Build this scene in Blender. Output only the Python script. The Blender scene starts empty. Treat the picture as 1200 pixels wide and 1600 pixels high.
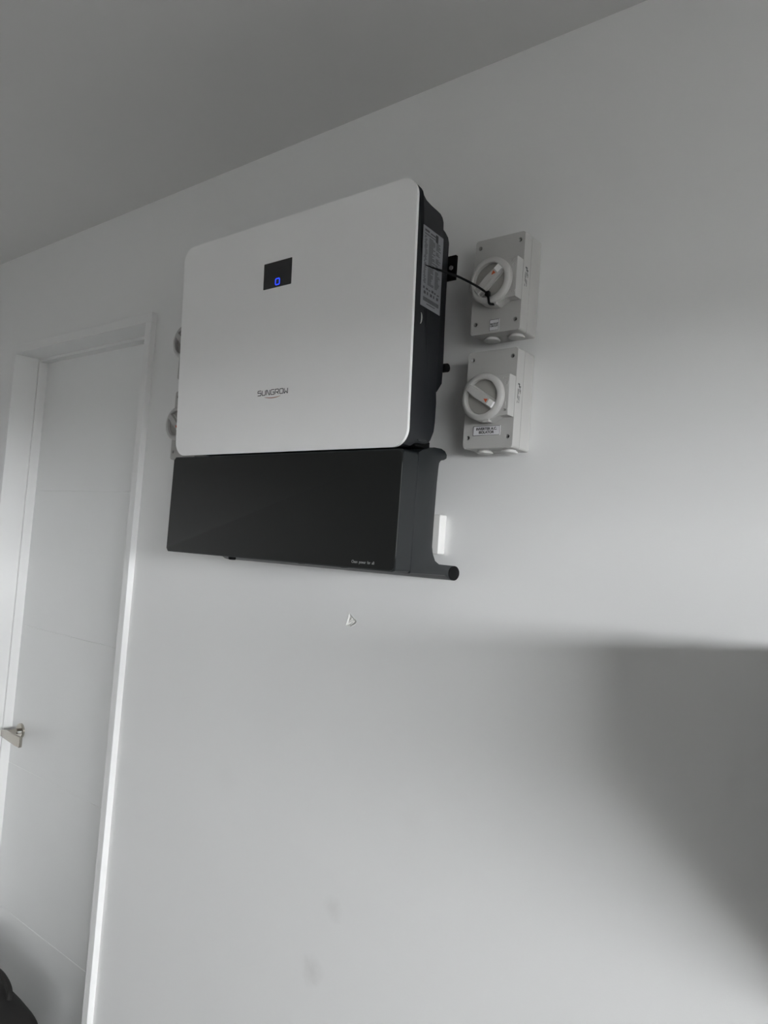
import bpy, bmesh, math, random
from mathutils import Matrix, Vector

random.seed(7)
S = bpy.context.scene
COL = S.collection

# ------------------------------------------------------------------ camera
cam_d = bpy.data.cameras.new('camera')
cam_d.sensor_fit = 'VERTICAL'
cam_d.sensor_height = 24.0
cam_d.lens = 1170.31 / 1600 * 24.0
cam_d.clip_start = 0.02
cam = bpy.data.objects.new('camera', cam_d)
COL.objects.link(cam)
r_ = Vector((0.77644361, 0.62592045, 0.0732046))
u_ = Vector((-0.02232117, -0.08877506, 0.99580156))
f_ = Vector((-0.62979131, 0.77481777, 0.05495755))
M = Matrix(((r_.x, u_.x, -f_.x, 1.14158), (r_.y, u_.y, -f_.y, -1.24460), (r_.z, u_.z, -f_.z, 1.72599), (0, 0, 0, 1)))
cam.matrix_world = M
S.camera = cam

# ------------------------------------------------------------------ world, light, exposure
W = bpy.data.worlds.new('overcast_sky')
S.world = W
W.use_nodes = True
bg = W.node_tree.nodes['Background']
bg.inputs['Color'].default_value = (0.945, 0.968, 0.988, 1)
bg.inputs['Strength'].default_value = 34.0
XR = 4.5                      # wall with the garage opening
OY0, OY1, OZ = -0.35, -4.60, 2.15
pl = bpy.data.lights.new('opening_portal', 'AREA')
pl.shape = 'RECTANGLE'
pl.size = OY0 - OY1
pl.size_y = OZ
pl.cycles.is_portal = True
plo = bpy.data.objects.new('opening_portal', pl)
COL.objects.link(plo)
plo.matrix_world = Matrix(((0, 0, 1, XR + 0.06), (1, 0, 0, (OY0 + OY1) / 2), (0, 1, 0, OZ / 2), (0, 0, 0, 1)))
S.view_settings.view_transform = 'Standard'
S.view_settings.look = 'None'
S.view_settings.gamma = 1.0
S.view_settings.use_curve_mapping = False
S.view_settings.exposure = 0.52
S.cycles.use_denoising = True
S.cycles.max_bounces = 6
S.cycles.diffuse_bounces = 5
S.cycles.use_adaptive_sampling = True
S.cycles.adaptive_threshold = 0.02


# ------------------------------------------------------------------ materials
def mat(name, col, rough=0.6, metal=0.0, spec=0.5, noise=0.0, nscale=30.0, bump=0.0, bscale=200.0, emit=None, estr=0.0, coat=0.0):
    m = bpy.data.materials.new(name)
    m.use_nodes = True
    nt = m.node_tree
    b = nt.nodes['Principled BSDF']
    b.inputs['Roughness'].default_value = rough
    b.inputs['Metallic'].default_value = metal
    b.inputs['Specular IOR Level'].default_value = spec
    b.inputs['Coat Weight'].default_value = coat
    b.inputs['Base Color'].default_value = (*col, 1)
    tc = nt.nodes.new('ShaderNodeTexCoord')
    if noise > 0:
        n = nt.nodes.new('ShaderNodeTexNoise')
        n.inputs['Scale'].default_value = nscale
        n.inputs['Detail'].default_value = 4
        nt.links.new(tc.outputs['Object'], n.inputs['Vector'])
        mx = nt.nodes.new('ShaderNodeMixRGB')
        mx.inputs[1].default_value = (*[c * (1 - noise) for c in col], 1)
        mx.inputs[2].default_value = (*[min(1, c * (1 + noise)) for c in col], 1)
        nt.links.new(n.outputs['Fac'], mx.inputs[0])
        nt.links.new(mx.outputs[0], b.inputs['Base Color'])
    if bump > 0:
        n2 = nt.nodes.new('ShaderNodeTexNoise')
        n2.inputs['Scale'].default_value = bscale
        n2.inputs['Detail'].default_value = 3
        nt.links.new(tc.outputs['Object'], n2.inputs['Vector'])
        bp = nt.nodes.new('ShaderNodeBump')
        bp.inputs['Strength'].default_value = bump
        bp.inputs['Distance'].default_value = 0.001
        nt.links.new(n2.outputs['Fac'], bp.inputs['Height'])
        nt.links.new(bp.outputs['Normal'], b.inputs['Normal'])
    if emit:
        b.inputs['Emission Color'].default_value = (*emit, 1)
        b.inputs['Emission Strength'].default_value = estr
    return m


def wall_material():
    m = mat('painted_plaster', (0.80, 0.80, 0.795), rough=0.55, spec=0.3, bump=0.12, bscale=260)
    nt = m.node_tree
    b = nt.nodes['Principled BSDF']
    tc = nt.nodes.new('ShaderNodeTexCoord')
    n = nt.nodes.new('ShaderNodeTexNoise')
    n.inputs['Scale'].default_value = 1.6
    n.inputs['Detail'].default_value = 5
    nt.links.new(tc.outputs['Object'], n.inputs['Vector'])
    mx = nt.nodes.new('ShaderNodeMixRGB')
    mx.inputs[1].default_value = (0.775, 0.775, 0.77, 1)
    mx.inputs[2].default_value = (0.815, 0.815, 0.81, 1)
    nt.links.new(n.outputs['Fac'], mx.inputs[0])
    last = mx.outputs[0]
    # scuffs rubbed into the paint
    n3 = nt.nodes.new('ShaderNodeTexNoise')
    n3.inputs['Scale'].default_value = 45
    nt.links.new(tc.outputs['Object'], n3.inputs['Vector'])
    for (x, z, r, k) in ((0.071, 0.964, 0.034, 0.16), (0.022, 0.815, 0.040, 0.22), (0.26, 1.20, 0.05, 0.04), (-0.31, 1.15, 0.05, 0.04)):
        d = nt.nodes.new('ShaderNodeVectorMath')
        d.operation = 'DISTANCE'
        d.inputs[1].default_value = (x, 0, z)
        nt.links.new(tc.outputs['Object'], d.inputs[0])
        a = nt.nodes.new('ShaderNodeMath')
        a.operation = 'MULTIPLY_ADD'
        nt.links.new(n3.outputs['Fac'], a.inputs[0])
        a.inputs[1].default_value = 0.03
        nt.links.new(d.outputs['Value'], a.inputs[2])
        mr = nt.nodes.new('ShaderNodeMapRange')
        mr.inputs['From Min'].default_value = r * 0.5
        mr.inputs['From Max'].default_value = r + 0.012
        mr.inputs['To Min'].default_value = k
        mr.inputs['To Max'].default_value = 0.0
        nt.links.new(a.outputs[0], mr.inputs['Value'])
        m2 = nt.nodes.new('ShaderNodeMixRGB')
        m2.inputs[2].default_value = (0.42, 0.40, 0.38, 1)
        nt.links.new(mr.outputs['Result'], m2.inputs[0])
        nt.links.new(last, m2.inputs[1])
        last = m2.outputs[0]
    nt.links.new(last, b.inputs['Base Color'])
    return m


MAT = {
    'wall': wall_material(),
    'wall2': mat('painted_plaster_plain', (0.79, 0.79, 0.785), 0.6, spec=0.3, noise=0.02, nscale=2, bump=0.1, bscale=260),
    'brick': mat('unpainted_grey_block', (0.24, 0.235, 0.225), 0.85, noise=0.15, nscale=6, bump=0.4, bscale=80),
    'ceiling': mat('ceiling_paint', (0.66, 0.655, 0.645), 0.8, spec=0.2, noise=0.02, nscale=2, bump=0.1, bscale=200),
    'trim': mat('gloss_white_paint', (0.785, 0.785, 0.78), 0.55, spec=0.3, noise=0.01, nscale=8, bump=0.05, bscale=90),
    'leaf': mat('door_white_paint', (0.80, 0.805, 0.80), 0.38, noise=0.012, nscale=5, bump=0.05, bscale=120),
    'floor': mat('concrete_floor', (0.115, 0.111, 0.107), 0.6, noise=0.12, nscale=3, bump=0.2, bscale=60),
    'drive': mat('driveway_asphalt', (0.06, 0.06, 0.06), 0.8, noise=0.15, nscale=4, bump=0.3, bscale=40),
    'white_panel': mat('inverter_white_coat', (0.85, 0.845, 0.84), 0.38, noise=0.008, nscale=20, bump=0.03, bscale=900),
    'dark_body': mat('dark_grey_casting', (0.0095, 0.0108, 0.0130), 0.5, spec=0.4, noise=0.1, nscale=40, bump=0.15, bscale=900),
    'cover': mat('dark_grey_plastic', (0.0105, 0.0128, 0.0140), 0.34, noise=0.06, nscale=40, bump=0.1, bscale=1200),
    'cover_face': mat('charcoal_face', (0.0048, 0.0054, 0.0050), 0.5, spec=0.4, noise=0.06, nscale=30, bump=0.08, bscale=1200),
    'highlight_grey': mat('painted_edge_highlight', (0.45, 0.45, 0.44), 0.4, noise=0.05),  # pale colour for highlights drawn as slivers
    'rim_highlight': mat('painted_rim_highlight', (0.13, 0.135, 0.135), 0.35, noise=0.05),  # lighter grey for the specular line drawn on the cover edge
    'black': mat('black_rubber', (0.003, 0.003, 0.0033), 0.6, spec=0.15, noise=0.1, bump=0.1),
    'glass_black': mat('black_display_glass', (0.004, 0.004, 0.006), 0.12, noise=0.02, coat=0.3),
    'blue': mat('blue_led_glyph', (0.02, 0.06, 0.9), 0.4, noise=0.01, emit=(0.015, 0.05, 1.0), estr=1.3),
    'ink': mat('dark_grey_ink', (0.045, 0.045, 0.048), 0.5, noise=0.05),
    'orange_ink': mat('orange_ink', (0.32, 0.13, 0.07), 0.5, noise=0.05),
    'pale_ink': mat('pale_grey_ink', (0.36, 0.36, 0.36), 0.5, noise=0.05),
    'sticker': mat('silver_grey_sticker', (0.20, 0.205, 0.22), 0.4, noise=0.05),
    'grey_plastic': mat('light_grey_plastic', (0.47, 0.465, 0.452), 0.42, noise=0.015, nscale=30, bump=0.05, bscale=700),
    'grey_dial': mat('grey_dial_recess', (0.33, 0.322, 0.30), 0.35, noise=0.03, nscale=30, bump=0.05, bscale=500),
    'white_plastic': mat('white_plastic', (0.84, 0.84, 0.83), 0.35, noise=0.01, bump=0.03),
    'plate_plastic': mat('wall_plate_plastic', (0.68, 0.675, 0.66), 0.35, noise=0.01, bump=0.03),
    'plug_plastic': mat('pale_plug_plastic', (0.60, 0.595, 0.58), 0.4, noise=0.015, bump=0.03),
    'orange': mat('orange_mark', (0.55, 0.10, 0.03), 0.5, noise=0.05),
    'label_white': mat('engraved_white_label', (0.72, 0.72, 0.74), 0.4, noise=0.02),
    'screw': mat('dark_screw_metal', (0.022, 0.021, 0.020), 0.5, metal=0.0, noise=0.1),
    'zinc': mat('zinc_screw', (0.5, 0.5, 0.5), 0.3, metal=0.9, noise=0.1),
    'chrome': mat('satin_nickel', (0.50, 0.47, 0.42), 0.25, metal=1.0, noise=0.05, nscale=60),
    'plaster': mat('crumbled_plaster', (0.84, 0.835, 0.81), 0.9, spec=0.1, noise=0.1, nscale=300, bump=0.6, bscale=900),
    'bag': mat('dark_bag_fabric', (0.012, 0.011, 0.010), 0.8, noise=0.2, nscale=60, bump=0.5, bscale=500),
    'blocker': mat('blocker_grey_coat', (0.45, 0.45, 0.45), 0.45, noise=0.02, bump=0.05),
}


# ------------------------------------------------------------------ mesh helpers
def finish(name, bm, m, parent=None, off=(0, 0, 0), smooth=False):
    if any(off):
        bmesh.ops.translate(bm, verts=bm.verts, vec=-Vector(off))
    bmesh.ops.recalc_face_normals(bm, faces=bm.faces)
    me = bpy.data.meshes.new(name)
    bm.to_mesh(me)
    bm.free()
    me.materials.append(MAT[m])
    if smooth:
        for p in me.polygons:
            p.use_smooth = True
        try:
            me.set_sharp_from_angle(angle=math.radians(40))
        except Exception:
            pass
    o = bpy.data.objects.new(name, me)
    COL.objects.link(o)
    if parent:
        o.parent = parent
    return o


def box(bm, x0, x1, y0, y1, z0, z1, bev=0.0, seg=2):
    """add a box; bevel all its edges when bev > 0"""
    r = bmesh.ops.create_cube(bm, size=1.0)
    vs = r['verts']
    for v in vs:
        v.co = Vector(((x0 + x1) / 2 + v.co.x * (x1 - x0), (y0 + y1) / 2 + v.co.y * (y1 - y0), (z0 + z1) / 2 + v.co.z * (z1 - z0)))
    if bev > 0:
        es = list({e for v in vs for e in v.link_edges})
        bmesh.ops.bevel(bm, geom=es, offset=bev, segments=seg, profile=0.5, affect='EDGES', clamp_overlap=True)
    return bm


def cyl(bm, c, axis, r, h, n=32, r2=None, bev=0.0):
    """cylinder starting at c running h along axis"""
    tmp = bmesh.new()
    bmesh.ops.create_cone(tmp, cap_ends=True, segments=n, radius1=r, radius2=r if r2 is None else r2, depth=h)
    bmesh.ops.translate(tmp, verts=tmp.verts, vec=(0, 0, h / 2))
    if bev > 0:
        es = [e for e in tmp.edges if len(e.link_faces) == 2 and any(len(f.verts) > 4 for f in e.link_faces)]
        bmesh.ops.bevel(tmp, geom=es, offset=bev, segments=2, profile=0.5, affect='EDGES', clamp_overlap=True)
    q = Vector((0, 0, 1)).rotation_difference(Vector(axis).normalized())
    bmesh.ops.transform(tmp, matrix=Matrix.Translation(Vector(c)) @ q.to_matrix().to_4x4(), verts=tmp.verts)
    merge(bm, tmp)
    return bm


def merge(bm, tmp):
    me = bpy.data.meshes.new('tmp')
    tmp.to_mesh(me)
    tmp.free()
    bm.from_mesh(me)
    bpy.data.meshes.remove(me)


def lathe(bm, prof, c, n=48):
    """revolve (r, d) about the -y axis through c; d is the distance out of the wall"""
    rings = []
    for (r, d) in prof:
        if r < 1e-6:
            rings.append([bm.verts.new((c[0], -d, c[2]))])
        else:
            rings.append([bm.verts.new((c[0] + r * math.cos(2 * math.pi * k / n), -d, c[2] + r * math.sin(2 * math.pi * k / n))) for k in range(n)])
    for a, b in zip(rings, rings[1:]):
        for k in range(n):
            k2 = (k + 1) % n
            if len(a) == 1:
                bm.faces.new((a[0], b[k], b[k2]))
            elif len(b) == 1:
                bm.faces.new((a[k], a[k2], b[0]))
            else:
                bm.faces.new((a[k], a[k2], b[k2], b[k]))
    return bm


def prism_x(bm, prof, x0, x1, bev=0.0, seg=2):
    """extrude a (y, z) outline along x, its end rims bevelled"""
    tmp = bmesh.new()
    a = [tmp.verts.new((x0, y, z)) for y, z in prof]
    b = [tmp.verts.new((x1, y, z)) for y, z in prof]
    n = len(prof)
    fa = tmp.faces.new(a)
    fb = tmp.faces.new(list(reversed(b)))
    for k in range(n):
        tmp.faces.new((a[k], b[k], b[(k + 1) % n], a[(k + 1) % n]))
    bmesh.ops.recalc_face_normals(tmp, faces=tmp.faces)
    if bev > 0:
        es = list(fa.edges) + list(fb.edges)
        bmesh.ops.bevel(tmp, geom=es, offset=bev, segments=seg, profile=0.5, affect='EDGES', clamp_overlap=True)
    merge(bm, tmp)
    return bm


def rrect(w0, w1, h0, h1, r, n=8):
    """rounded rectangle outline, counter-clockwise"""
    out = []
    for cx, cy, a0 in ((w1 - r, h0 + r, -90), (w1 - r, h1 - r, 0), (w0 + r, h1 - r, 90), (w0 + r, h0 + r, 180)):
        for k in range(n + 1):
            a = math.radians(a0 + 90 * k / n)
            out.append((cx + r * math.cos(a), cy + r * math.sin(a)))
    return out


def slab(bm, outline, O, U, V, N, t0, t1, bev=0.0, seg=2):
    """extrude a 2-D outline (u, v) from height t0 to t1 along N, the t1 rim bevelled"""
    O, U, V, N = Vector(O), Vector(U), Vector(V), Vector(N)
    tmp = bmesh.new()
    a = [tmp.verts.new(O + U * u + V * v + N * t0) for u, v in outline]
    b = [tmp.verts.new(O + U * u + V * v + N * t1) for u, v in outline]
    n = len(outline)
    tmp.faces.new(list(reversed(a)))
    fb = tmp.faces.new(b)
    for k in range(n):
        tmp.faces.new((a[k], a[(k + 1) % n], b[(k + 1) % n], b[k]))
    if bev > 0:
        bmesh.ops.bevel(tmp, geom=list(fb.edges), offset=bev, segments=seg, profile=0.5, affect='EDGES', clamp_overlap=True)
    merge(bm, tmp)
    return bm


FX, FZ, FN = (1, 0, 0), (0, 0, 1), (0, -1, 0)        # axes of things facing the room


def stroke(bm, pts, w, O, U, V, N, t0, t1, closed=False):
    """thin raised ribbon along 2-D points with mitred corners"""
    P = [Vector(p) for p in pts]
    n = len(P)
    L, Rr = [], []
    for i in range(n):
        pa = P[i - 1] if (i > 0 or closed) else None
        pb = P[(i + 1) % n] if (i < n - 1 or closed) else None
        d1 = (P[i] - pa).normalized() if pa is not None else (pb - P[i]).normalized()
        d2 = (pb - P[i]).normalized() if pb is not None else d1
        t = (d1 + d2)
        t = t.normalized() if t.length > 1e-6 else d1
        nn = Vector((-t.y, t.x))
        k = w / 2 / max(0.45, nn.dot(Vector((-d1.y, d1.x))))
        L.append(P[i] + nn * k)
        Rr.append(P[i] - nn * k)
    m = n if closed else n - 1
    for i in range(m):
        j = (i + 1) % n
        slab(bm, [tuple(Rr[i]), tuple(Rr[j]), tuple(L[j]), tuple(L[i])], O, U, V, N, t0, t1)


def text_into(bm, txt, size, O, U, V, N, h=0.0003, align='CENTER', sx=1.0, weight=0.0, words=1.0, chars=1.0):
    c = bpy.data.curves.new('t', 'FONT')
    c.body = txt
    c.size = size
    c.align_x = align
    c.align_y = 'CENTER'
    c.offset = weight
    c.space_word = words
    c.space_character = chars
    c.extrude = h
    o = bpy.data.objects.new('t', c)
    COL.objects.link(o)
    dg = bpy.context.evaluated_depsgraph_get()
    me = bpy.data.meshes.new_from_object(o.evaluated_get(dg))
    bpy.data.objects.remove(o)
    bpy.data.curves.remove(c)
    O, U, V, N = Vector(O), Vector(U), Vector(V), Vector(N)
    for v in me.vertices:
        x, y, z = v.co
        v.co = O + U * (x * sx) + V * y + N * z
    bm.from_mesh(me)
    bpy.data.meshes.remove(me)


def tube(bm, pts, r, n=10, rr=None):
    """round tube along 3-D points, optional radius per point"""
    P = [Vector(p) for p in pts]
    rings = []
    up = None
    for i, p in enumerate(P):
        t = (P[min(i + 1, len(P) - 1)] - P[max(i - 1, 0)]).normalized()
        if up is None:
            up = t.orthogonal().normalized()
        up = (up - t * up.dot(t)).normalized()
        s = t.cross(up)
        q = rr[i] if rr else r
        rings.append([bm.verts.new(p + (up * math.cos(2 * math.pi * k / n) + s * math.sin(2 * math.pi * k / n)) * q) for k in range(n)])
    for a, b in zip(rings, rings[1:]):
        for k in range(n):
            bm.faces.new((a[k], a[(k + 1) % n], b[(k + 1) % n], b[k]))
    bm.faces.new(list(reversed(rings[0])))
    bm.faces.new(rings[-1])


def smooth_path(pts, sub=8):
    P = [Vector(p) for p in pts]
    out = []
    for i in range(len(P) - 1):
        p0, p1, p2, p3 = P[max(i - 1, 0)], P[i], P[i + 1], P[min(i + 2, len(P) - 1)]
        for k in range(sub):
            t = k / sub
            out.append(0.5 * ((2 * p1) + (p2 - p0) * t + (2 * p0 - 5 * p1 + 4 * p2 - p3) * t * t + (3 * p1 - p0 - 3 * p2 + p3) * t ** 3))
    out.append(P[-1])
    return out


def cut(o, cutter_bm):
    """subtract a closed mesh from an object for good"""
    bmesh.ops.recalc_face_normals(cutter_bm, faces=cutter_bm.faces)
    me = bpy.data.meshes.new('cutter')
    cutter_bm.to_mesh(me)
    cutter_bm.free()
    c = bpy.data.objects.new('cutter', me)
    COL.objects.link(c)
    bpy.context.view_layer.update()
    c.matrix_world = o.matrix_world.copy()
    md = o.modifiers.new('cut', 'BOOLEAN')
    md.object = c
    md.operation = 'DIFFERENCE'
    md.solver = 'EXACT'
    bpy.context.view_layer.update()
    dg = bpy.context.evaluated_depsgraph_get()
    new = bpy.data.meshes.new_from_object(o.evaluated_get(dg))
    o.modifiers.clear()
    old = o.data
    o.data = new
    new.name = o.name
    bpy.data.meshes.remove(old)
    bpy.data.objects.remove(c)
    bpy.data.meshes.remove(me)


def thing(name, label, cat, loc=(0, 0, 0), group=None, kind=None):
    o = bpy.data.objects.new(name, None)
    COL.objects.link(o)
    o.location = loc
    o.empty_display_size = 0.05
    if label:
        o['label'] = label
    if cat:
        o['category'] = cat
    if group:
        o['group'] = group
    if kind:
        o['kind'] = kind
    return o


def struct(o, label=None, cat=None):
    o['kind'] = 'structure'
    if label:
        o['label'] = label
    if cat:
        o['category'] = cat
    return o


# ------------------------------------------------------------------ room shell
XL, YF, H = -2.5, -6.0, 2.740
XJ0, XJ1 = -1.6398, -0.8138          # clear opening of the door
XO0, XO1 = -1.668, -0.7853           # outside of the door frame
ZT = 2.355
CX, CZ, CS = 0.0605, 1.5755, 0.022   # chipped spot


def grid_wall(bm, xs, zs, skip, y0, y1):
    for i in range(len(xs) - 1):
        for j in range(len(zs) - 1):
            if (i, j) in skip:
                continue
            box(bm, xs[i], xs[i + 1], y0, y1, zs[j], zs[j + 1])
    bmesh.ops.remove_doubles(bm, verts=bm.verts, dist=1e-5)
    # drop the faces inside the wall
    seen = {}
    for f in bm.faces:
        k = tuple(round(c, 4) for c in f.calc_center_median())
        seen.setdefault(k, []).append(f)
    bmesh.ops.delete(bm, geom=[f for fs in seen.values() if len(fs) > 1 for f in fs], context='FACES')


bm = bmesh.new()
grid_wall(bm, [XL, XO0, XO1, CX - CS, CX + CS, XR], [0, CZ - CS, CZ + CS, ZT + 0.028, H], {(1, 0), (1, 1), (1, 2), (3, 1)}, 0.0, 0.14)
wall_back = struct(finish('wall_back', bm, 'wall'), 'white painted plaster wall carrying the inverter and isolators', 'wall')

# chipped plaster, a small crater with a raised rim
bm = bmesh.new()
NG = 36
poly = [(-0.0070, 0.0144), (-0.0010, 0.0095), (0.0085, 0.0030), (0.0150, -0.0012), (0.0120, -0.0060), (0.0040, -0.0105), (-0.0005, -0.0141), (-0.0080, -0.0120), (-0.0136, -0.0129), (-0.0115, -0.0060), (-0.0087, 0.0030)]


def sdist(px, pz):
    d, ins = 1e9, False
    for k in range(len(poly)):
        ax, az = poly[k]
        bx_, bz = poly[(k + 1) % len(poly)]
        t = max(0, min(1, ((px - ax) * (bx_ - ax) + (pz - az) * (bz - az)) / ((bx_ - ax) ** 2 + (bz - az) ** 2)))
        d = min(d, math.hypot(px - ax - t * (bx_ - ax), pz - az - t * (bz - az)))
        if (az > pz) != (bz > pz) and px < (bx_ - ax) * (pz - az) / (bz - az) + ax:
            ins = not ins
    return -d if ins else d


vs = []
for i in range(NG + 1):
    row = []
    for j in range(NG + 1):
        px, pz = -CS + 2 * CS * i / NG, -CS + 2 * CS * j / NG
        s = sdist(px, pz)
        y = 0.0
        if s < 0:
            y = 0.0075 * min(1, -s / 0.0016) + 0.0012 * math.sin(px * 900 + 1) * math.sin(pz * 1100)
            if -s > 0.0035:
                y -= 0.0050
        elif s < 0.0022:
            y = -0.0007 * math.sin(math.pi * s / 0.0022)
        row.append(bm.verts.new((CX + px, y, CZ + pz)))
    vs.append(row)
for i in range(NG):
    for j in range(NG):
        bm.faces.new((vs[i][j], vs[i + 1][j], vs[i + 1][j + 1], vs[i][j + 1]))
chip = finish('chipped_plaster', bm, 'plaster', wall_back)
chip['label'] = 'small chipped crater in the wall plaster below the inverter'
chip.data.materials.append(MAT['wall'])
for p in chip.data.polygons:
    c = p.center
    if sdist(c.x - CX, c.z - CZ) > 0.001:
        p.material_index = 1
    p.use_smooth = False

bm = bmesh.new()
box(bm, XL, XR + 0.12, YF, 0.14, -0.1, 0.0)
struct(finish('floor', bm, 'floor'), 'plain grey concrete garage floor slab', 'floor')
bm = bmesh.new()
box(bm, XL - 0.12, XR + 0.12, YF - 0.12, 0.14, H, H + 0.1)
struct(finish('ceiling', bm, 'ceiling'), 'flat white ceiling meeting the wall square', 'ceiling')
bm = bmesh.new()
box(bm, XL - 0.12, XL, YF - 0.12, 0.14, 0, H)
struct(finish('wall_left', bm, 'wall2'), 'white end wall beyond the door', 'wall')
bm = bmesh.new()
box(bm, XL, XR + 0.12, YF - 0.12, YF, 0, H)
struct(finish('wall_front', bm, 'brick'), 'grey blockwork wall opposite the inverter wall', 'wall')
bm = bmesh.new()
box(bm, XR, XR + 0.12, OY0, 0.14, 0, H)
box(bm, XR, XR + 0.12, YF, OY1, 0, H)
box(bm, XR, XR + 0.12, OY1, OY0, OZ, H)
struct(finish('wall_right', bm, 'brick'), 'grey blockwork wall around the open garage doorway', 'wall')
bm = bmesh.new()
box(bm, XR + 0.12, XR + 400, -300, 300, -0.12, -0.02)
struct(finish('ground', bm, 'drive'), 'dark driveway outside the garage opening', 'driveway')

bm = bmesh.new()
box(bm, XR + 0.12, XR + 2.9, YF, 0.6, 2.42, 2.58)
struct(finish('ceiling_light_blocker', bm, 'brick'), 'added flat roof outside the garage opening, cutting off high sky light', 'roof')  # roof added out of view to cut off the high sky light

bm = bmesh.new()
box(bm, XR + 3.3, XR + 3.5, YF - 3, 4.0, -0.02, 1.75)
struct(finish('wall_light_blocker', bm, 'brick'), 'added grey blockwork wall outside the garage opening, blocking low sky light', 'wall')  # unseen wall added to block the low sky light

# ------------------------------------------------------------------ door frame and door
YFR, YST, YLF = -0.0185, 0.0677, 0.0997
fr = thing('trim_1', 'white painted timber frame around the white door', 'door frame', ((XJ0 + XJ1) / 2, 0, 0), kind='structure')
off = fr.location
for x0, x1 in ((XO0, XJ0), (XJ1, XO1)):
    bm = bmesh.new()
    box(bm, x0, x1, YFR, 0.14, 0, ZT, 0.0015)
    finish('jamb', bm, 'trim', fr, off)
bm = bmesh.new()
box(bm, XO0, XO1, YFR, 0.14, ZT, ZT + 0.028, 0.0015)
finish('head', bm, 'trim', fr, off)
for x0, x1 in ((XJ0, XJ0 + 0.011), (XJ1 - 0.011, XJ1)):
    bm = bmesh.new()
    box(bm, x0, x1, YST, YLF + 0.002, 0, ZT - 0.011, 0.001)
    finish('door_stop', bm, 'trim', fr, off)
bm = bmesh.new()
box(bm, XJ0, XJ1, YST, YLF + 0.002, ZT - 0.011, ZT, 0.001)
finish('door_stop', bm, 'trim', fr, off)

door = thing('door_1', 'flat white door with fine horizontal grooves, left of the inverter', 'door', ((XJ0 + XJ1) / 2, YLF, 0), kind='structure')
off = door.location
GZ = [1.864, 1.3655, 0.867, 0.369]
edges = [0.006] + sorted(GZ) + [ZT - 0.003]
bm = bmesh.new()
prof = [(YLF + 0.04, 0.006), (YLF, 0.006)]
for g in sorted(GZ):
    prof += [(YLF, g - 0.0016), (YLF + 0.0011, g - 0.0004), (YLF + 0.0011, g + 0.0004), (YLF, g + 0.0016)]
prof += [(YLF, ZT - 0.003), (YLF + 0.04, ZT - 0.003)]
prism_x(bm, prof, XJ0 + 0.003, XJ1 - 0.003)
finish('door_leaf', bm, 'leaf', door, off)
# lever handle
HX, HZ = -1.5585, 0.993
bm = bmesh.new()
lathe(bm, [(0, -YLF), (0.0265, -YLF), (0.0265, -YLF + 0.006), (0.0245, -YLF + 0.008), (0, -YLF + 0.008)], (HX, 0, HZ), 40)
hd = finish('door_handle', bm, 'chrome', door, off, True)
hd['label'] = 'satin nickel lever handle on a round rose'
bm = bmesh.new()
cyl(bm, (HX, YLF - 0.006, HZ), (0, -1, 0), 0.0095, 0.052, 24, bev=0.001)
o = finish('neck', bm, 'chrome', hd, off, True)
bm = bmesh.new()
slab(bm, [(-0.011, -0.012), (0.10, -0.022), (0.128, -0.023), (0.131, -0.019), (0.131, 0.009), (0.127, 0.012), (0.0, 0.011), (-0.011, 0.009)], (HX, YLF - 0.058, HZ), FX, FZ, FN, 0, 0.010, 0.002)
finish('lever', bm, 'chrome', hd, off, True)
bm = bmesh.new()
cyl(bm, (HX + 0.016, YLF - 0.008, HZ), (0, -1, 0), 0.004, 0.012, 16, bev=0.001)
finish('snib', bm, 'white_plastic', hd, off, True)

# ------------------------------------------------------------------ hybrid inverter
IX0, IX1 = -0.3441, 0.3362
ZB, ZTP = 1.9170, 2.4026
YB, YT = -0.2044, -0.2277
inv = thing('solar_inverter', 'large white and charcoal solar inverter hung on the wall with a dark lower cover', 'inverter', (-0.004, 0, 1.683))
off = inv.location
PU = Vector((1, 0, 0))
PV = Vector((0, YT - YB, ZTP - ZB))
PH = PV.length
PV.normalize()
PN = PV.cross(PU) * -1
if PN.y > 0:
    PN = -PN
PO = Vector((0, YB, ZB))                          # bottom of the front face at x = 0


def onp(x, z):
    """panel coordinates (u, v) of a point x, z of the front face"""
    return (x, (z - ZB) / PV.z)


PT = 0.0065
bm = bmesh.new()
slab(bm, rrect(IX0, IX1, 0, PH, 0.034, 10), PO, PU, PV, PN, -PT, 0, 0.0022, 3)
panel = finish('front_panel', bm, 'white_panel', inv, off, True)
panel['label'] = 'white front panel with rounded corners'


def yfront(z):
    return YB + (YT - YB) * (z - ZB) / (ZTP - ZB) + PT - 0.001


# main casing, outline read along the right end
prof = [(yfront(z), z) for z in (1.9215, 1.924, 1.928, 1.934, 1.942, 1.950, 2.368, 2.376, 2.384, 2.390, 2.395, 2.399)]
prof += [(-0.2117, 2.3935), (-0.2034, 2.3893), (-0.2008, 2.3840), (-0.2000, 2.3777), (-0.1913, 2.3718), (-0.1747, 2.3680), (-0.1581, 2.3664), (-0.1453, 2.3643),
         (-0.1384, 2.3598), (-0.1340, 2.3520), (-0.1328, 2.3399), (-0.1300, 2.3200), (-0.1200, 2.0330), (-0.1172, 2.0124), (-0.1170, 1.9762), (-0.1189, 1.9578), (-0.1272, 1.9408), (-0.1306, 1.9355),
         (-0.1390, 1.9310), (-0.1680, 1.9290), (-0.1720, 1.9245), (-0.1760, 1.9215)]
BX0, BX1 = IX0 + 0.004, IX1 - 0.004


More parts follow.
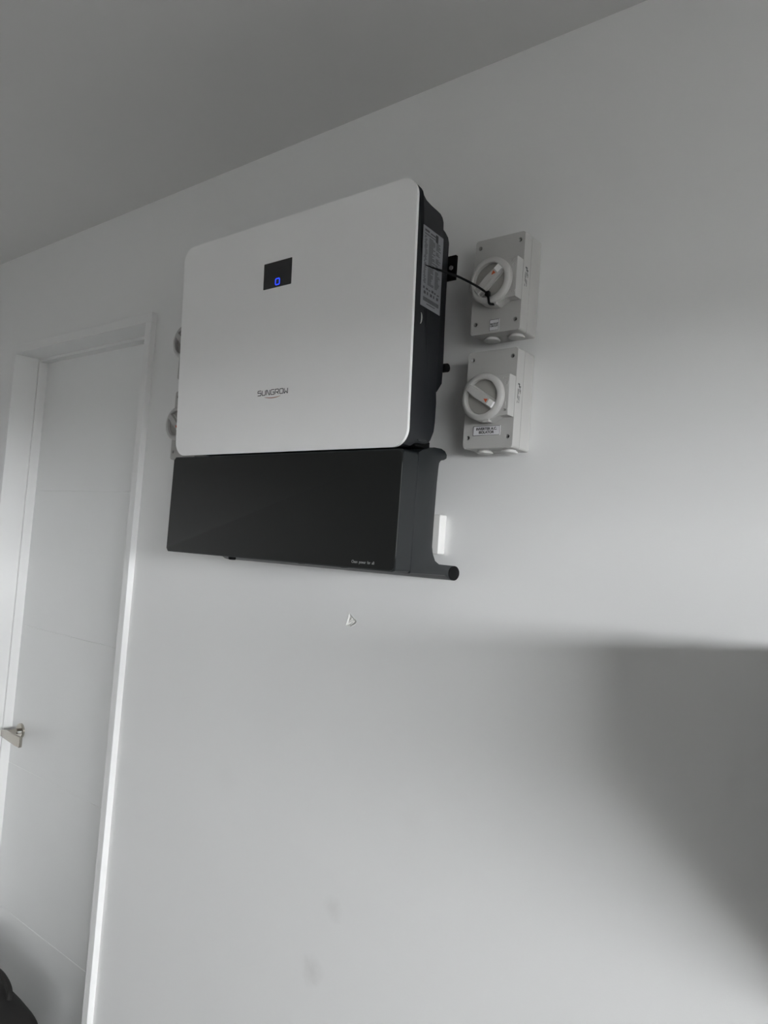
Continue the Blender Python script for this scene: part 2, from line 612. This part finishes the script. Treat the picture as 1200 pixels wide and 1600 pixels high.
def round_ends(bm, x0, x1, z0, z1, r):
    """pull the end rims in so that the front outline has corners of radius r"""
    for v in bm.verts:
        d = max(0.0, (z0 + r) - v.co.z, v.co.z - (z1 - r))
        k = r - math.sqrt(max(0.0, r * r - min(d, r) ** 2))
        if v.co.x > x1 - 0.004:
            v.co.x -= k
        elif v.co.x < x0 + 0.004:
            v.co.x += k


bm = bmesh.new()
prism_x(bm, prof, BX0, BX1, 0.002, 2)
round_ends(bm, BX0, BX1, ZB + 0.002, ZTP - 0.003, 0.024)
body = finish('casing', bm, 'dark_body', inv, off, True)
body['label'] = 'charcoal cast casing behind the white panel'
# rear casing, set in from the ends
prof = [(-0.150, 2.3550), (-0.1053, 2.3550), (-0.0973, 2.3518), (-0.0876, 2.3454), (-0.0831, 2.3356), (-0.0827, 2.3141), (-0.0800, 2.2098), (-0.0745, 2.0979), (-0.0748, 2.0600), (-0.0898, 2.0405), (-0.150, 2.0405)]
bm = bmesh.new()
prism_x(bm, prof, IX0 + 0.024, IX1 - 0.024, 0.003, 2)
finish('rear_casing', bm, 'dark_body', inv, off, True)
for k in range(23):
    x = -0.22 + k * 0.0195
    bm = bmesh.new()
    box(bm, x - 0.0013, x + 0.0013, -0.09, -0.034, 2.07, 2.33)
    finish('heat_sink_fin', bm, 'dark_body', inv, off)
# wall bracket with its ears
for s in (-1, 1):
    bm = bmesh.new()
    x0, x1 = (0.240, 0.3075) if s > 0 else (-0.3155, -0.248)
    box(bm, x0, x1, -0.052, -0.044, 2.276, 2.3255, 0.0015)
    xs = 0.2985 if s > 0 else -0.3065
    br = finish('bracket_ear', bm, 'black', inv, off)
    bm = bmesh.new()
    cyl(bm, (xs, -0.052, 2.2995), (0, -1, 0), 0.0048, 0.003, 6, bev=0.0006)
    finish('bolt', bm, 'zinc', br, off)
bm = bmesh.new()
box(bm, -0.26, 0.25, -0.044, -0.004, 2.283, 2.322, 0.001)
box(bm, -0.25, 0.20, -0.044, -0.0005, 2.24, 2.335, 0.001)
finish('wall_rail', bm, 'black', inv, off)
bm = bmesh.new()
cyl(bm, (0.290, -0.068, 2.0935), (1, 0, -0.02), 0.0085, 0.028, 20, bev=0.0012)
finish('side_knob', bm, 'black', inv, off, True)
# highlights on the recess edges put in as pale slivers, near label and bottom
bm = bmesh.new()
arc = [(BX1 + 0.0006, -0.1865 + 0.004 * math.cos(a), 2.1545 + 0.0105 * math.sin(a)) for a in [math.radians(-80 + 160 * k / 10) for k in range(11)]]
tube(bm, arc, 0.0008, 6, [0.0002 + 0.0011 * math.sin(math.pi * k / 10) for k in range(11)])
finish('crescent_highlight', bm, 'highlight_grey', inv, off, True)
bm = bmesh.new()
slab(bm, rrect(-0.1690, -0.1320, 1.9345, 1.9530, 0.006, 5), (BX1 - 0.004, 0, 0), (0, 1, 0), FZ, (1, 0, 0), -0.010, 0.0030, 0.001)
finish('grip_rib', bm, 'cover', inv, off, True)
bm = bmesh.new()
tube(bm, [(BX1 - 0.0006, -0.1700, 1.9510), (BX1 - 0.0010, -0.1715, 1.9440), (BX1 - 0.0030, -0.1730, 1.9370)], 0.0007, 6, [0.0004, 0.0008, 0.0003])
finish('highlight_strip', bm, 'highlight_grey', inv, off, True)  # small highlight beside the recess, put in as pale colour
bm = bmesh.new()
box(bm, -0.31, 0.318, -0.155, -0.110, 1.9265, 1.9400, 0.001)
finish('cable_shroud', bm, 'black', inv, off)
# display with the lit status glyph
O2 = PO
bm = bmesh.new()
u0, v0 = onp(-0.0620, 2.2598)
u1, v1 = onp(0.0221, 2.3143)
slab(bm, rrect(u0, u1, v0, v1, 0.0015, 3), O2, PU, PV, PN, -0.002, 0.0006, 0.0003)
disp = finish('display', bm, 'glass_black', inv, off)
disp['label'] = 'black display window with a glowing blue digit'
bm = bmesh.new()
uc, vc = onp(-0.0186, 2.2712)
stroke(bm, rrect(uc - 0.0060, uc + 0.0060, vc - 0.0062, vc + 0.0062, 0.0024, 4), 0.0019, O2, PU, PV, PN, 0.0004, 0.0009, True)
finish('status_glyph', bm, 'blue', disp, off)
# brand lettering drawn as strokes on a unit grid
GLY = {
    'S': [[(1, 1), (0.14, 1), (0, 0.86), (0, 0.56), (1, 0.56), (1, 0.14), (0.86, 0), (0, 0)]],
    'U': [[(0, 1), (0, 0.14), (0.14, 0), (0.86, 0), (1, 0.14), (1, 1)]],
    'N': [[(0, 0), (0, 1), (0.18, 1), (0.82, 0), (1, 0), (1, 1)]],
    'G': [[(1, 1), (0.14, 1), (0, 0.86), (0, 0.14), (0.14, 0), (1, 0), (1, 0.5), (0.5, 0.5)]],
    'R': [[(0, 0), (0, 1), (0.86, 1), (1, 0.86), (1, 0.55), (0.86, 0.42), (0.2, 0.42)], [(0.5, 0.42), (1, 0)]],
    'O': [[(0.14, 0), (0.86, 0), (1, 0.14), (1, 0.86), (0.86, 1), (0.14, 1), (0, 0.86), (0, 0.14), (0.14, 0)]],
    'W': [[(0, 1), (0, 0.0), (0.1, 0.0), (0.5, 0.42), (0.9, 0.0), (1, 0.0), (1, 1)]],
}
bm = bmesh.new()
ub, vb = onp(-0.0640, 2.0364)
for k, ch in enumerate('SUNGROW'):
    for line in GLY[ch]:
        stroke(bm, [(ub + k * 0.01335 + a * 0.0100, vb + b * 0.0100) for a, b in line], 0.0015, O2, PU, PV, PN, -0.0004, 0.0004)
logo = finish('brand_lettering', bm, 'ink', inv, off)
logo['label'] = 'dark grey brand lettering with a thin orange curve below it'
bm = bmesh.new()
uo, vo = onp(-0.019, 2.0308)
top = [(uo + 0.0245 * t, vo + 0.0012 - 0.0024 * (1 - t * t) * 0.8 + 0.0003) for t in [k / 10 - 1 for k in range(21)]]
bot = [(uo + 0.0245 * t, vo + 0.0012 - 0.0024 * (1 - t * t) * 1.3 - 0.0001) for t in [1 - k / 10 for k in range(21)]]
slab(bm, bot[::-1] + top[::-1], O2, PU, PV, PN, -0.0004, 0.0004)
finish('orange_curve', bm, 'orange_ink', logo, off)
# rating label on the right end
SO, SU, SN = Vector((BX1, 0, 0)), (0, 1, 0), (1, 0, 0)
LA, LB, LC, LD = Vector((-0.1960, 2.3244)), Vector((-0.1324, 2.3208)), Vector((-0.1275, 2.1756)), Vector((-0.1895, 2.1783))


def lab(a, b):
    """a across 0..1, b down 0..1 on the label"""
    p = LA.lerp(LB, a).lerp(LD.lerp(LC, a), b)
    return (p.x, p.y)


bm = bmesh.new()
slab(bm, [lab(0, 0), lab(0, 1), lab(1, 1), lab(1, 0)], SO, SU, FZ, SN, -0.0002, 0.0005)
rl = finish('rating_label', bm, 'sticker', inv, off)
rl['label'] = 'grey rating label with rows of small dark print'


def bar(bm, a0, a1, b0, b1):
    slab(bm, [lab(a0, b0), lab(a0, b1), lab(a1, b1), lab(a1, b0)], SO, SU, FZ, SN, 0.0004, 0.0007)


bm = bmesh.new()
rnd = random.Random(3)
bar(bm, 0.08, 0.30, 0.035, 0.060)
bar(bm, 0.36, 0.62, 0.045, 0.062)
bar(bm, 0.08, 0.60, 0.085, 0.096)
b = 0.12
while b < 0.70:
    a = 0.07 + 0.05 * rnd.random()
    bar(bm, a, a + 0.05 + 0.08 * rnd.random(), b, b + 0.008)
    a = 0.30
    bar(bm, a, a + 0.12 + 0.22 * rnd.random(), b, b + 0.008)
    if rnd.random() < 0.8:
        a = 0.66
        bar(bm, a, a + 0.10 + 0.16 * rnd.random(), b, b + 0.008)
    b += 0.0165
for k in range(6):
    bar(bm, 0.10 + k * 0.14, 0.10 + k * 0.14 + 0.07 + 0.03 * (k % 2), 0.745 + 0.008 * (k % 3), 0.775)
for k in range(5):
    bar(bm, 0.14 + k * 0.16, 0.14 + k * 0.16 + 0.05 + 0.04 * ((k + 1) % 2), 0.80, 0.835)
a = 0.12
while a < 0.90:
    w = 0.006 + 0.016 * rnd.random()
    bar(bm, a, a + w, 0.875, 0.925)
    a += w + 0.012
bar(bm, 0.30, 0.72, 0.945, 0.955)
finish('printed_rows', bm, 'ink', rl, off)
bm = bmesh.new()
bar(bm, 0.62, 0.74, 0.02, 0.115)
finish('printed_block', bm, 'cover', rl, off)

# lower wiring cover
CX0, CX1 = -0.3431, 0.3327
CZ0, CZ1 = 1.6945, 1.9128
tail = [(-0.1133, 1.9299), (-0.0903, 1.9311), (-0.0786, 1.9283), (-0.0712, 1.9217), (-0.0716, 1.9145), (-0.0786, 1.9108), (-0.0894, 1.9082), (-0.0947, 1.9024),
        (-0.0960, 1.8913), (-0.0976, 1.8620), (-0.0984, 1.8177), (-0.0989, 1.7779), (-0.0986, 1.7451), (-0.0950, 1.7321), (-0.0859, 1.7192), (-0.0716, 1.7130),
        (-0.0160, 1.7115), (-0.0075, 1.7065), (-0.0035, 1.6990), (-0.0045, 1.6915), (-0.0100, 1.6855), (-0.0199, 1.6832), (-0.0343, 1.6848), (-0.0453, 1.6905), (-0.0519, 1.6925)]
YS = -0.1620                                       # seam between front and rear part
bm = bmesh.new()
prism_x(bm, [(YS, CZ0 - 0.001), (YS, 1.9135), (-0.1500, 1.9200)] + tail, CX0, CX1, 0.002, 2)
cov = finish('wiring_cover', bm, 'cover', inv, off, True)
cov['label'] = 'dark grey lower cover over the wiring'
# front part of the cover, tapering into rounded corners
bm = bmesh.new()
slab(bm, rrect(CX0 + 0.0002, CX1 - 0.0002, CZ0, CZ1 + 0.0005, 0.0065, 6), (0, YS - 0.0008, 0), FX, FZ, FN, 0, 0.0439, 0.0028, 4)
finish('cover_front', bm, 'cover', cov, off, True)
bm = bmesh.new()
slab(bm, rrect(CX0 + 0.0022, CX1 - 0.0022, CZ0 + 0.0022, CZ1 - 0.0022, 0.010, 8), (0, YS - 0.0447, 0), FX, FZ, FN, -0.001, 0.0010, 0.0008)
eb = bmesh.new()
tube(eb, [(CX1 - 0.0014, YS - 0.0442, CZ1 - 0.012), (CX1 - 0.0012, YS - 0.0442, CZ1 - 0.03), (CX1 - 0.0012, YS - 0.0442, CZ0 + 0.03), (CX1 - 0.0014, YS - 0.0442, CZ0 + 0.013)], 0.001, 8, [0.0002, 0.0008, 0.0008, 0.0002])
finish('highlight_strip', eb, 'rim_highlight', cov, off, True)  # specular line on the front edge, put in as a lighter strip
cf = finish('cover_face', bm, 'cover_face', cov, off, True)
cf['label'] = 'near-black face of the lower cover'
bm = bmesh.new()
text_into(bm, 'Clean power for all', 0.0074, (0.2578, YS - 0.0457, 1.7068), FX, FZ, FN, 0.0002, sx=0.80, weight=0.00006, words=1.9, chars=1.06)
finish('motto_lettering', bm, 'pale_ink', cov, off)
for x in (CX1 + 0.0003, CX0 - 0.0003):
    bm = bmesh.new()
    s = 1 if x > 0 else -1
    o_ = [(-0.0215 + 0.0185 * math.cos(a), 1.6972 + 0.0140 * math.sin(a)) for a in [2 * math.pi * k / 32 for k in range(32)]]
    o_ = [(y, z) if not (y > -0.012 and z > 1.700) else (y, z) for y, z in o_]
    slab(bm, o_, (x, 0, 0), (0, 1, 0), FZ, (s, 0, 0), -0.004, 0.0008, 0.0005)
    e = finish('foot_cap', bm, 'black', cov, off, True)
for x in (-0.2050, 0.02, 0.14):
    bm = bmesh.new()
    cyl(bm, (x, -0.125, 1.6945), (0, 0, -1), 0.0085, 0.0085 if x < -0.1 else 0.003, 20, bev=0.002)
    finish('cable_gland', bm, 'black', cov, off, True)

# ------------------------------------------------------------------ rotary isolators
IW, IH, ID, IP = 0.1063, 0.1845, 0.0626, 0.0840


def isolator_body(t):
    """everything but labels and handle, in local coordinates: wall at y = 0, box bottom at z = 0"""
    w = IW / 2
    bm = bmesh.new()
    slab(bm, rrect(-w, w, 0, IH, 0.0045, 5), (0, 0, 0), FX, FZ, FN, 0.0005, 0.0360, 0.0006)
    finish('base', bm, 'grey_plastic', t, smooth=True)
    bm = bmesh.new()
    slab(bm, rrect(-w + 0.0002, w - 0.0002, 0.0002, IH - 0.0002, 0.0045, 5), (0, 0, 0), FX, FZ, FN, 0.0366, ID, 0.0014)
    lid = finish('lid', bm, 'grey_plastic', t)
    cb = bmesh.new()
    holes = [(sx * 0.0425, z) for sx in (-1, 1) for z in (0.0203, 0.1690)]
    for x, z in holes:
        cyl(cb, (x, -ID + 0.012, z), (0, -1, 0), 0.0040, 0.03, 20)
    cut(lid, cb)
    for x, z in holes:
        bm = bmesh.new()
        cyl(bm, (x, -ID + 0.0115, z), (0, -1, 0), 0.0036, 0.0045, 16, bev=0.0005)
        finish('screw', bm, 'screw', t)
    # raised plate with the round dial housing
    z0, z1, zc, R = 0.0553, 0.1300, 0.0902, 0.0440
    bm = bmesh.new()
    out = [(0.012, z0 - 0.010), (0.024, z0 - 0.004), (0.032, z0), (w - 0.0012, z0), (w - 0.0012, z1), (0.0, z1), (0.0, z0 - 0.010)]
    slab(bm, out, (0, 0, 0), FX, FZ, FN, ID - 0.002, IP, 0.0012)
    plate = finish('raised_plate', bm, 'grey_plastic', t)
    bm = bmesh.new()
    lathe(bm, [(R, ID - 0.001), (R, 0.0900), (R - 0.0015, 0.0922), (0.0375, 0.0942), (0.0345, 0.0945), (0.0330, 0.0938), (0.0324, 0.0860), (0.0, 0.0860)], (0, 0, zc), 64)
    finish('dial_housing', bm, 'grey_plastic', t, smooth=True)
    bm = bmesh.new()
    lathe(bm, [(0.0320, 0.0855), (0.0320, 0.0866), (0.0312, 0.0871), (0.0, 0.0871)], (0, 0, zc), 48)
    finish('dial_disc', bm, 'grey_dial', t, smooth=True)
    # small lock tab under the dial
    bm = bmesh.new()
    box(bm, 0.003, 0.016, -0.0880, -0.078, zc - R - 0.0020, zc - R + 0.004, 0.001)
    finish('lock_tab', bm, 'grey_plastic', t)
    # embossed words
    for txt, dz, sz in (('OFF', 0.0330, 0.0085), ('O', 0.0235, 0.0125), ('I', -0.0150, 0.0125), ('ON', -0.0255, 0.0085)):
        bm = bmesh.new()
        text_into(bm, txt, sz, (0.0460 if len(txt) < 3 else 0.0445, -IP, zc + dz), FX, FZ, FN, 0.0010, sx=0.85)
        finish('embossed_word', bm, 'grey_plastic', t)
    # printed maker's mark on the right side of the lid
    bm = bmesh.new()
    X = w - 0.0002
    O3, U3, V3, N3 = (X, -0.0500, 0.100), (0, 0, -1), (0, 1, 0), (1, 0, 0)
    stroke(bm, [(-0.018, -0.0042), (-0.018, 0.0005), (-0.012, 0.0005)], 0.0026, O3, U3, V3, N3, -0.0002, 0.0003)
    stroke(bm, [(-0.014, 0.0065), (-0.014, 0.0030), (-0.004, 0.0030)], 0.0013, O3, U3, V3, N3, -0.0002, 0.0003)
    for a0, a1, v in ((-0.009, 0.001, -0.001), (-0.0095, 0.0085, -0.0042), (0.004, 0.0125, 0.0022), (0.003, 0.0110, -0.0012), (0.0135, 0.0165, 0.0018), (0.0130, 0.0175, -0.0042), (-0.008, -0.001, 0.0056)):
        stroke(bm, [(a0, v), (a1, v)], 0.0009, O3, U3, V3, N3, -0.0002, 0.0003)
    finish('printed_mark', bm, 'ink', t)
    # knock-out plugs in the underside
    for x in (-0.0225, 0.0300):
        bm = bmesh.new()
        cyl(bm, (x, -0.0310, 0.001), (0, 0, -1), 0.0125, 0.0035, 32)
        cyl(bm, (x, -0.0310, -0.0022), (0, 0, -1), 0.0155, 0.0034, 40, bev=0.0012)
        finish('plug', bm, 'plug_plastic', t, smooth=True)
    return zc


def isolator_handle(t, ang, zc):
    a = math.radians(ang)
    U = (math.cos(a), 0, math.sin(a))
    V = (-math.sin(a), 0, math.cos(a))
    bm = bmesh.new()
    L = 0.0315
    slab(bm, [(-L, -0.0095), (L, -0.0095), (L, 0.0095), (-L, 0.0095)], (0, 0, zc), U, V, FN, 0.0866, 0.0890, 0.001)
    slab(bm, [(-L, -0.0062), (-0.004, -0.0076), (0.010, -0.0066), (L, -0.0060), (L, 0.0060), (0.010, 0.0066), (-0.004, 0.0076), (-L, 0.0062)], (0, 0, zc), U, V, FN, 0.0880, 0.0980, 0.0012)
    h = finish('handle', bm, 'grey_plastic', t)
    bm = bmesh.new()
    slab(bm, [(L - 0.0105, -0.0060), (L + 0.0010, -0.0060), (L + 0.0010, 0.0060), (L - 0.0105, 0.0060)], (0, 0, zc), U, V, FN, 0.0890, 0.0985, 0.0008)
    finish('pointer_tip', bm, 'white_plastic', h)
    bm = bmesh.new()
    slab(bm, [(0.0100, 0.0), (0.0182, -0.0038), (0.0182, 0.0038)], (0, 0, zc), U, V, FN, 0.0970, 0.0983)
    finish('triangle_mark', bm, 'orange', h)


def isolator_label(t, lines, x, z, w, h, size, wt):
    bm = bmesh.new()
    slab(bm, rrect(x - w / 2, x + w / 2, z - h / 2, z + h / 2, 0.0008, 2), (0, 0, 0), FX, FZ, FN, ID - 0.0004, ID + 0.0014, 0.0003)
    back = finish('name_plate', bm, 'label_white', t)
    back['label'] = 'white engraved name plate with a black border'
    bm = bmesh.new()
    stroke(bm, [(x - w / 2 + 0.0005, z - h / 2 + 0.0005), (x + w / 2 - 0.0005, z - h / 2 + 0.0005), (x + w / 2 - 0.0005, z + h / 2 - 0.0005), (x - w / 2 + 0.0005, z + h / 2 - 0.0005)], 0.0006, (0, 0, 0), FX, FZ, FN, ID + 0.0012, ID + 0.0017, True)
    finish('border', bm, 'ink', back)
    bm = bmesh.new()
    n = len(lines)
    for k, s in enumerate(lines):
        text_into(bm, s, size, (x, -ID - 0.0014, z + (n - 1) * size * 0.48 - k * size * 0.96), FX, FZ, FN, 0.0003, weight=wt)
    finish('lettering', bm, 'ink', back)


def copy_thing(src, name, label, loc, skip=()):
    t = thing(name, label, 'isolator', loc, src.get('group'))
    for ch in [c for c in src.children if c.name.split('.')[0] not in skip]:
        c = ch.copy()
        COL.objects.link(c)
        c.parent = t
        for g in ch.children:
            e = g.copy()
            COL.objects.link(e)
            e.parent = c
    return t


XI, ZU, ZLo = 0.41355, 2.1510, 1.9338
G = 'rotary isolators around the inverter'
iso1 = thing('rotary_isolator', 'grey isolator labelled inverter A.C. isolator, dial handle turned to on', 'isolator', (XI, 0, ZLo), G)
zc = isolator_body(iso1)
iso2 = copy_thing(iso1, 'rotary_isolator', 'grey isolator labelled backup circuit with a black cable tie through its dial', (XI, 0, ZU))
iso3 = copy_thing(iso1, 'rotary_isolator', 'lower isolator peeking out behind the left edge of the inverter', (-0.515, 0, ZLo))
iso4 = copy_thing(iso1, 'rotary_isolator', 'upper isolator peeking out behind the left edge of the inverter', (-0.515, 0, ZU))
isolator_handle(iso1, -33, zc)
isolator_handle(iso2, 42, zc)
isolator_handle(iso3, -40, zc)
isolator_handle(iso4, -40, zc)
isolator_label(iso1, ['INVERTER A.C.', 'ISOLATOR'], -0.0022, 0.0325, 0.0575, 0.0180, 0.0068, 0.00020)
isolator_label(iso2, ['BACKUP', 'CIRCUIT'], -0.0004, 0.0145, 0.0205, 0.0215, 0.0044, 0.00010)

# ------------------------------------------------------------------ cable tie on the upper dial
tie = thing('cable_tie', 'black cable tie looped through the dial of the backup circuit isolator', 'cable tie', (0.4196, -0.0950, 2.1953))
off = tie.location
bm = bmesh.new()
tp = smooth_path([(0.4163, -0.0985, 2.2132), (0.4053, -0.104, 2.2223), (0.3949, -0.1125, 2.2291), (0.3815, -0.123, 2.2369), (0.3693, -0.135, 2.2428), (0.3534, -0.158, 2.2469), (0.3467, -0.175, 2.2475), (0.3403, -0.192, 2.2487)], 5)
tube(bm, tp, 0.0020, 8, [0.0021 if k < len(tp) - 9 else 0.0021 - 0.0014 * (k - len(tp) + 10) / 9 for k in range(len(tp))])
finish('tail', bm, 'black', tie, off, True)
bm = bmesh.new()
box(bm, 0.4118, 0.4208, -0.1030, -0.0945, 2.2087, 2.2177, 0.002, 3)
finish('tie_head', bm, 'black', tie, off, True)
bm = bmesh.new()
tube(bm, smooth_path([(0.4163, -0.0985, 2.2132), (0.4191, -0.0985, 2.202), (0.4196, -0.095, 2.1953), (0.4236, -0.086, 2.1962)], 6), 0.0023, 8)
finish('loop', bm, 'black', tie, off, True)

# ------------------------------------------------------------------ wall plate behind the cover
wp = thing('wall_plate', 'small white plastic wall plate half hidden behind the dark lower cover', 'wall plate', (0.235, 0, 1.732))
off = wp.location
bm = bmesh.new()
slab(bm, rrect(0.176, 0.2925, 1.7320, 1.8110, 0.003, 4), (0, 0, 0), FX, FZ, FN, 0.0003, 0.0220, 0.0022, 3)
finish('plate', bm, 'plate_plastic', wp, off, True)
for x in (0.192, 0.2600):
    bm = bmesh.new()
    cyl(bm, (x, -0.0215, 1.7715), (0, -1, 0), 0.0032, 0.0012, 16, bev=0.0004)
    finish('screw_cover', bm, 'white_plastic', wp, off)

# ------------------------------------------------------------------ dark bag in front of the door
bag = thing('duffel_bag', 'dark soft bag on the floor in front of the white door', 'bag', (-1.16, -0.17, 0))
off = bag.location
bm = bmesh.new()
NU, NV = 40, 28
rows = []
for j in range(NV + 1):
    v = math.pi * j / NV
    row = []
    for i in range(NU):
        u = 2 * math.pi * i / NU
        e1, e2 = 0.42, 0.55
        f = lambda c, e: math.copysign(abs(c) ** e, c)
        x = 0.30 * f(math.sin(v), e1) * f(math.cos(u), e2)
        y = 0.115 * f(math.sin(v), e1) * f(math.sin(u), e2)
        z = 0.18 + 0.18 * f(math.cos(v), e1)
        k = 0.008 * math.sin(9 * x + 4 * z * 9) * math.sin(31 * y + 17 * x)
        row.append(bm.verts.new((-1.16 + x, -0.17 + y, max(0.0, z + (k if z > 0.1 else 0)))))
    rows.append(row)
for j in range(NV):
    for i in range(NU):
        bm.faces.new((rows[j][i], rows[j][(i + 1) % NU], rows[j + 1][(i + 1) % NU], rows[j + 1][i]))
bmesh.ops.remove_doubles(bm, verts=bm.verts, dist=1e-5)
finish('bag_body', bm, 'bag', bag, off, True)
for y in (-0.225, -0.115):
    bm = bmesh.new()
    tube(bm, smooth_path([(-1.28, y, 0.20), (-1.275, y, 0.34), (-1.25, y + 0.01, 0.372), (-1.16, y + 0.02, 0.380), (-1.07, y + 0.01, 0.372), (-1.045, y, 0.34), (-1.04, y, 0.20)], 6), 0.009, 8)
    finish('strap', bm, 'bag', bag, off, True)

# ------------------------------------------------------------------ added unseen box, shaped to cast the shadow on the right of the wall
shade_box = thing('shadow_blocker', 'added grey box with a sloped front, out of view to the right, shading the wall', 'light_blocker', (1.20, 0, 0))
off = shade_box.location
bm = bmesh.new()
prism_x(bm, [(-0.001, 1.14), (-0.060, 1.14), (-0.420, 1.45), (-0.420, 1.640), (-0.001, 1.640)], 1.02, 1.44, 0.006)
finish('blocker_body', bm, 'blocker', shade_box, off, True)
bm = bmesh.new()
sv = Vector((0, -0.360, 0.310)).normalized()
slab(bm, rrect(1.04, 1.42, 0.015, 0.455, 0.01, 4), (0, -0.0605, 1.1405), FX, sv, (0, -sv.z, sv.y), -0.001, 0.012, 0.003)
dr = finish('blocker_door', bm, 'blocker', shade_box, off, True)
bm = bmesh.new()
cyl(bm, Vector((1.39, -0.0605, 1.1405)) + sv * 0.24 + Vector((0, -sv.z, sv.y)) * 0.011, (0, -sv.z, sv.y), 0.011, 0.010, 20, bev=0.001)
finish('lock', bm, 'zinc', dr, off, True)
bm = bmesh.new()
box(bm, 1.09, 1.19, -0.055, -0.001, 0.0, 1.141, 0.003)
finish('blocker_duct', bm, 'blocker', shade_box, off, True)  # unseen duct added to shade the wall below the box
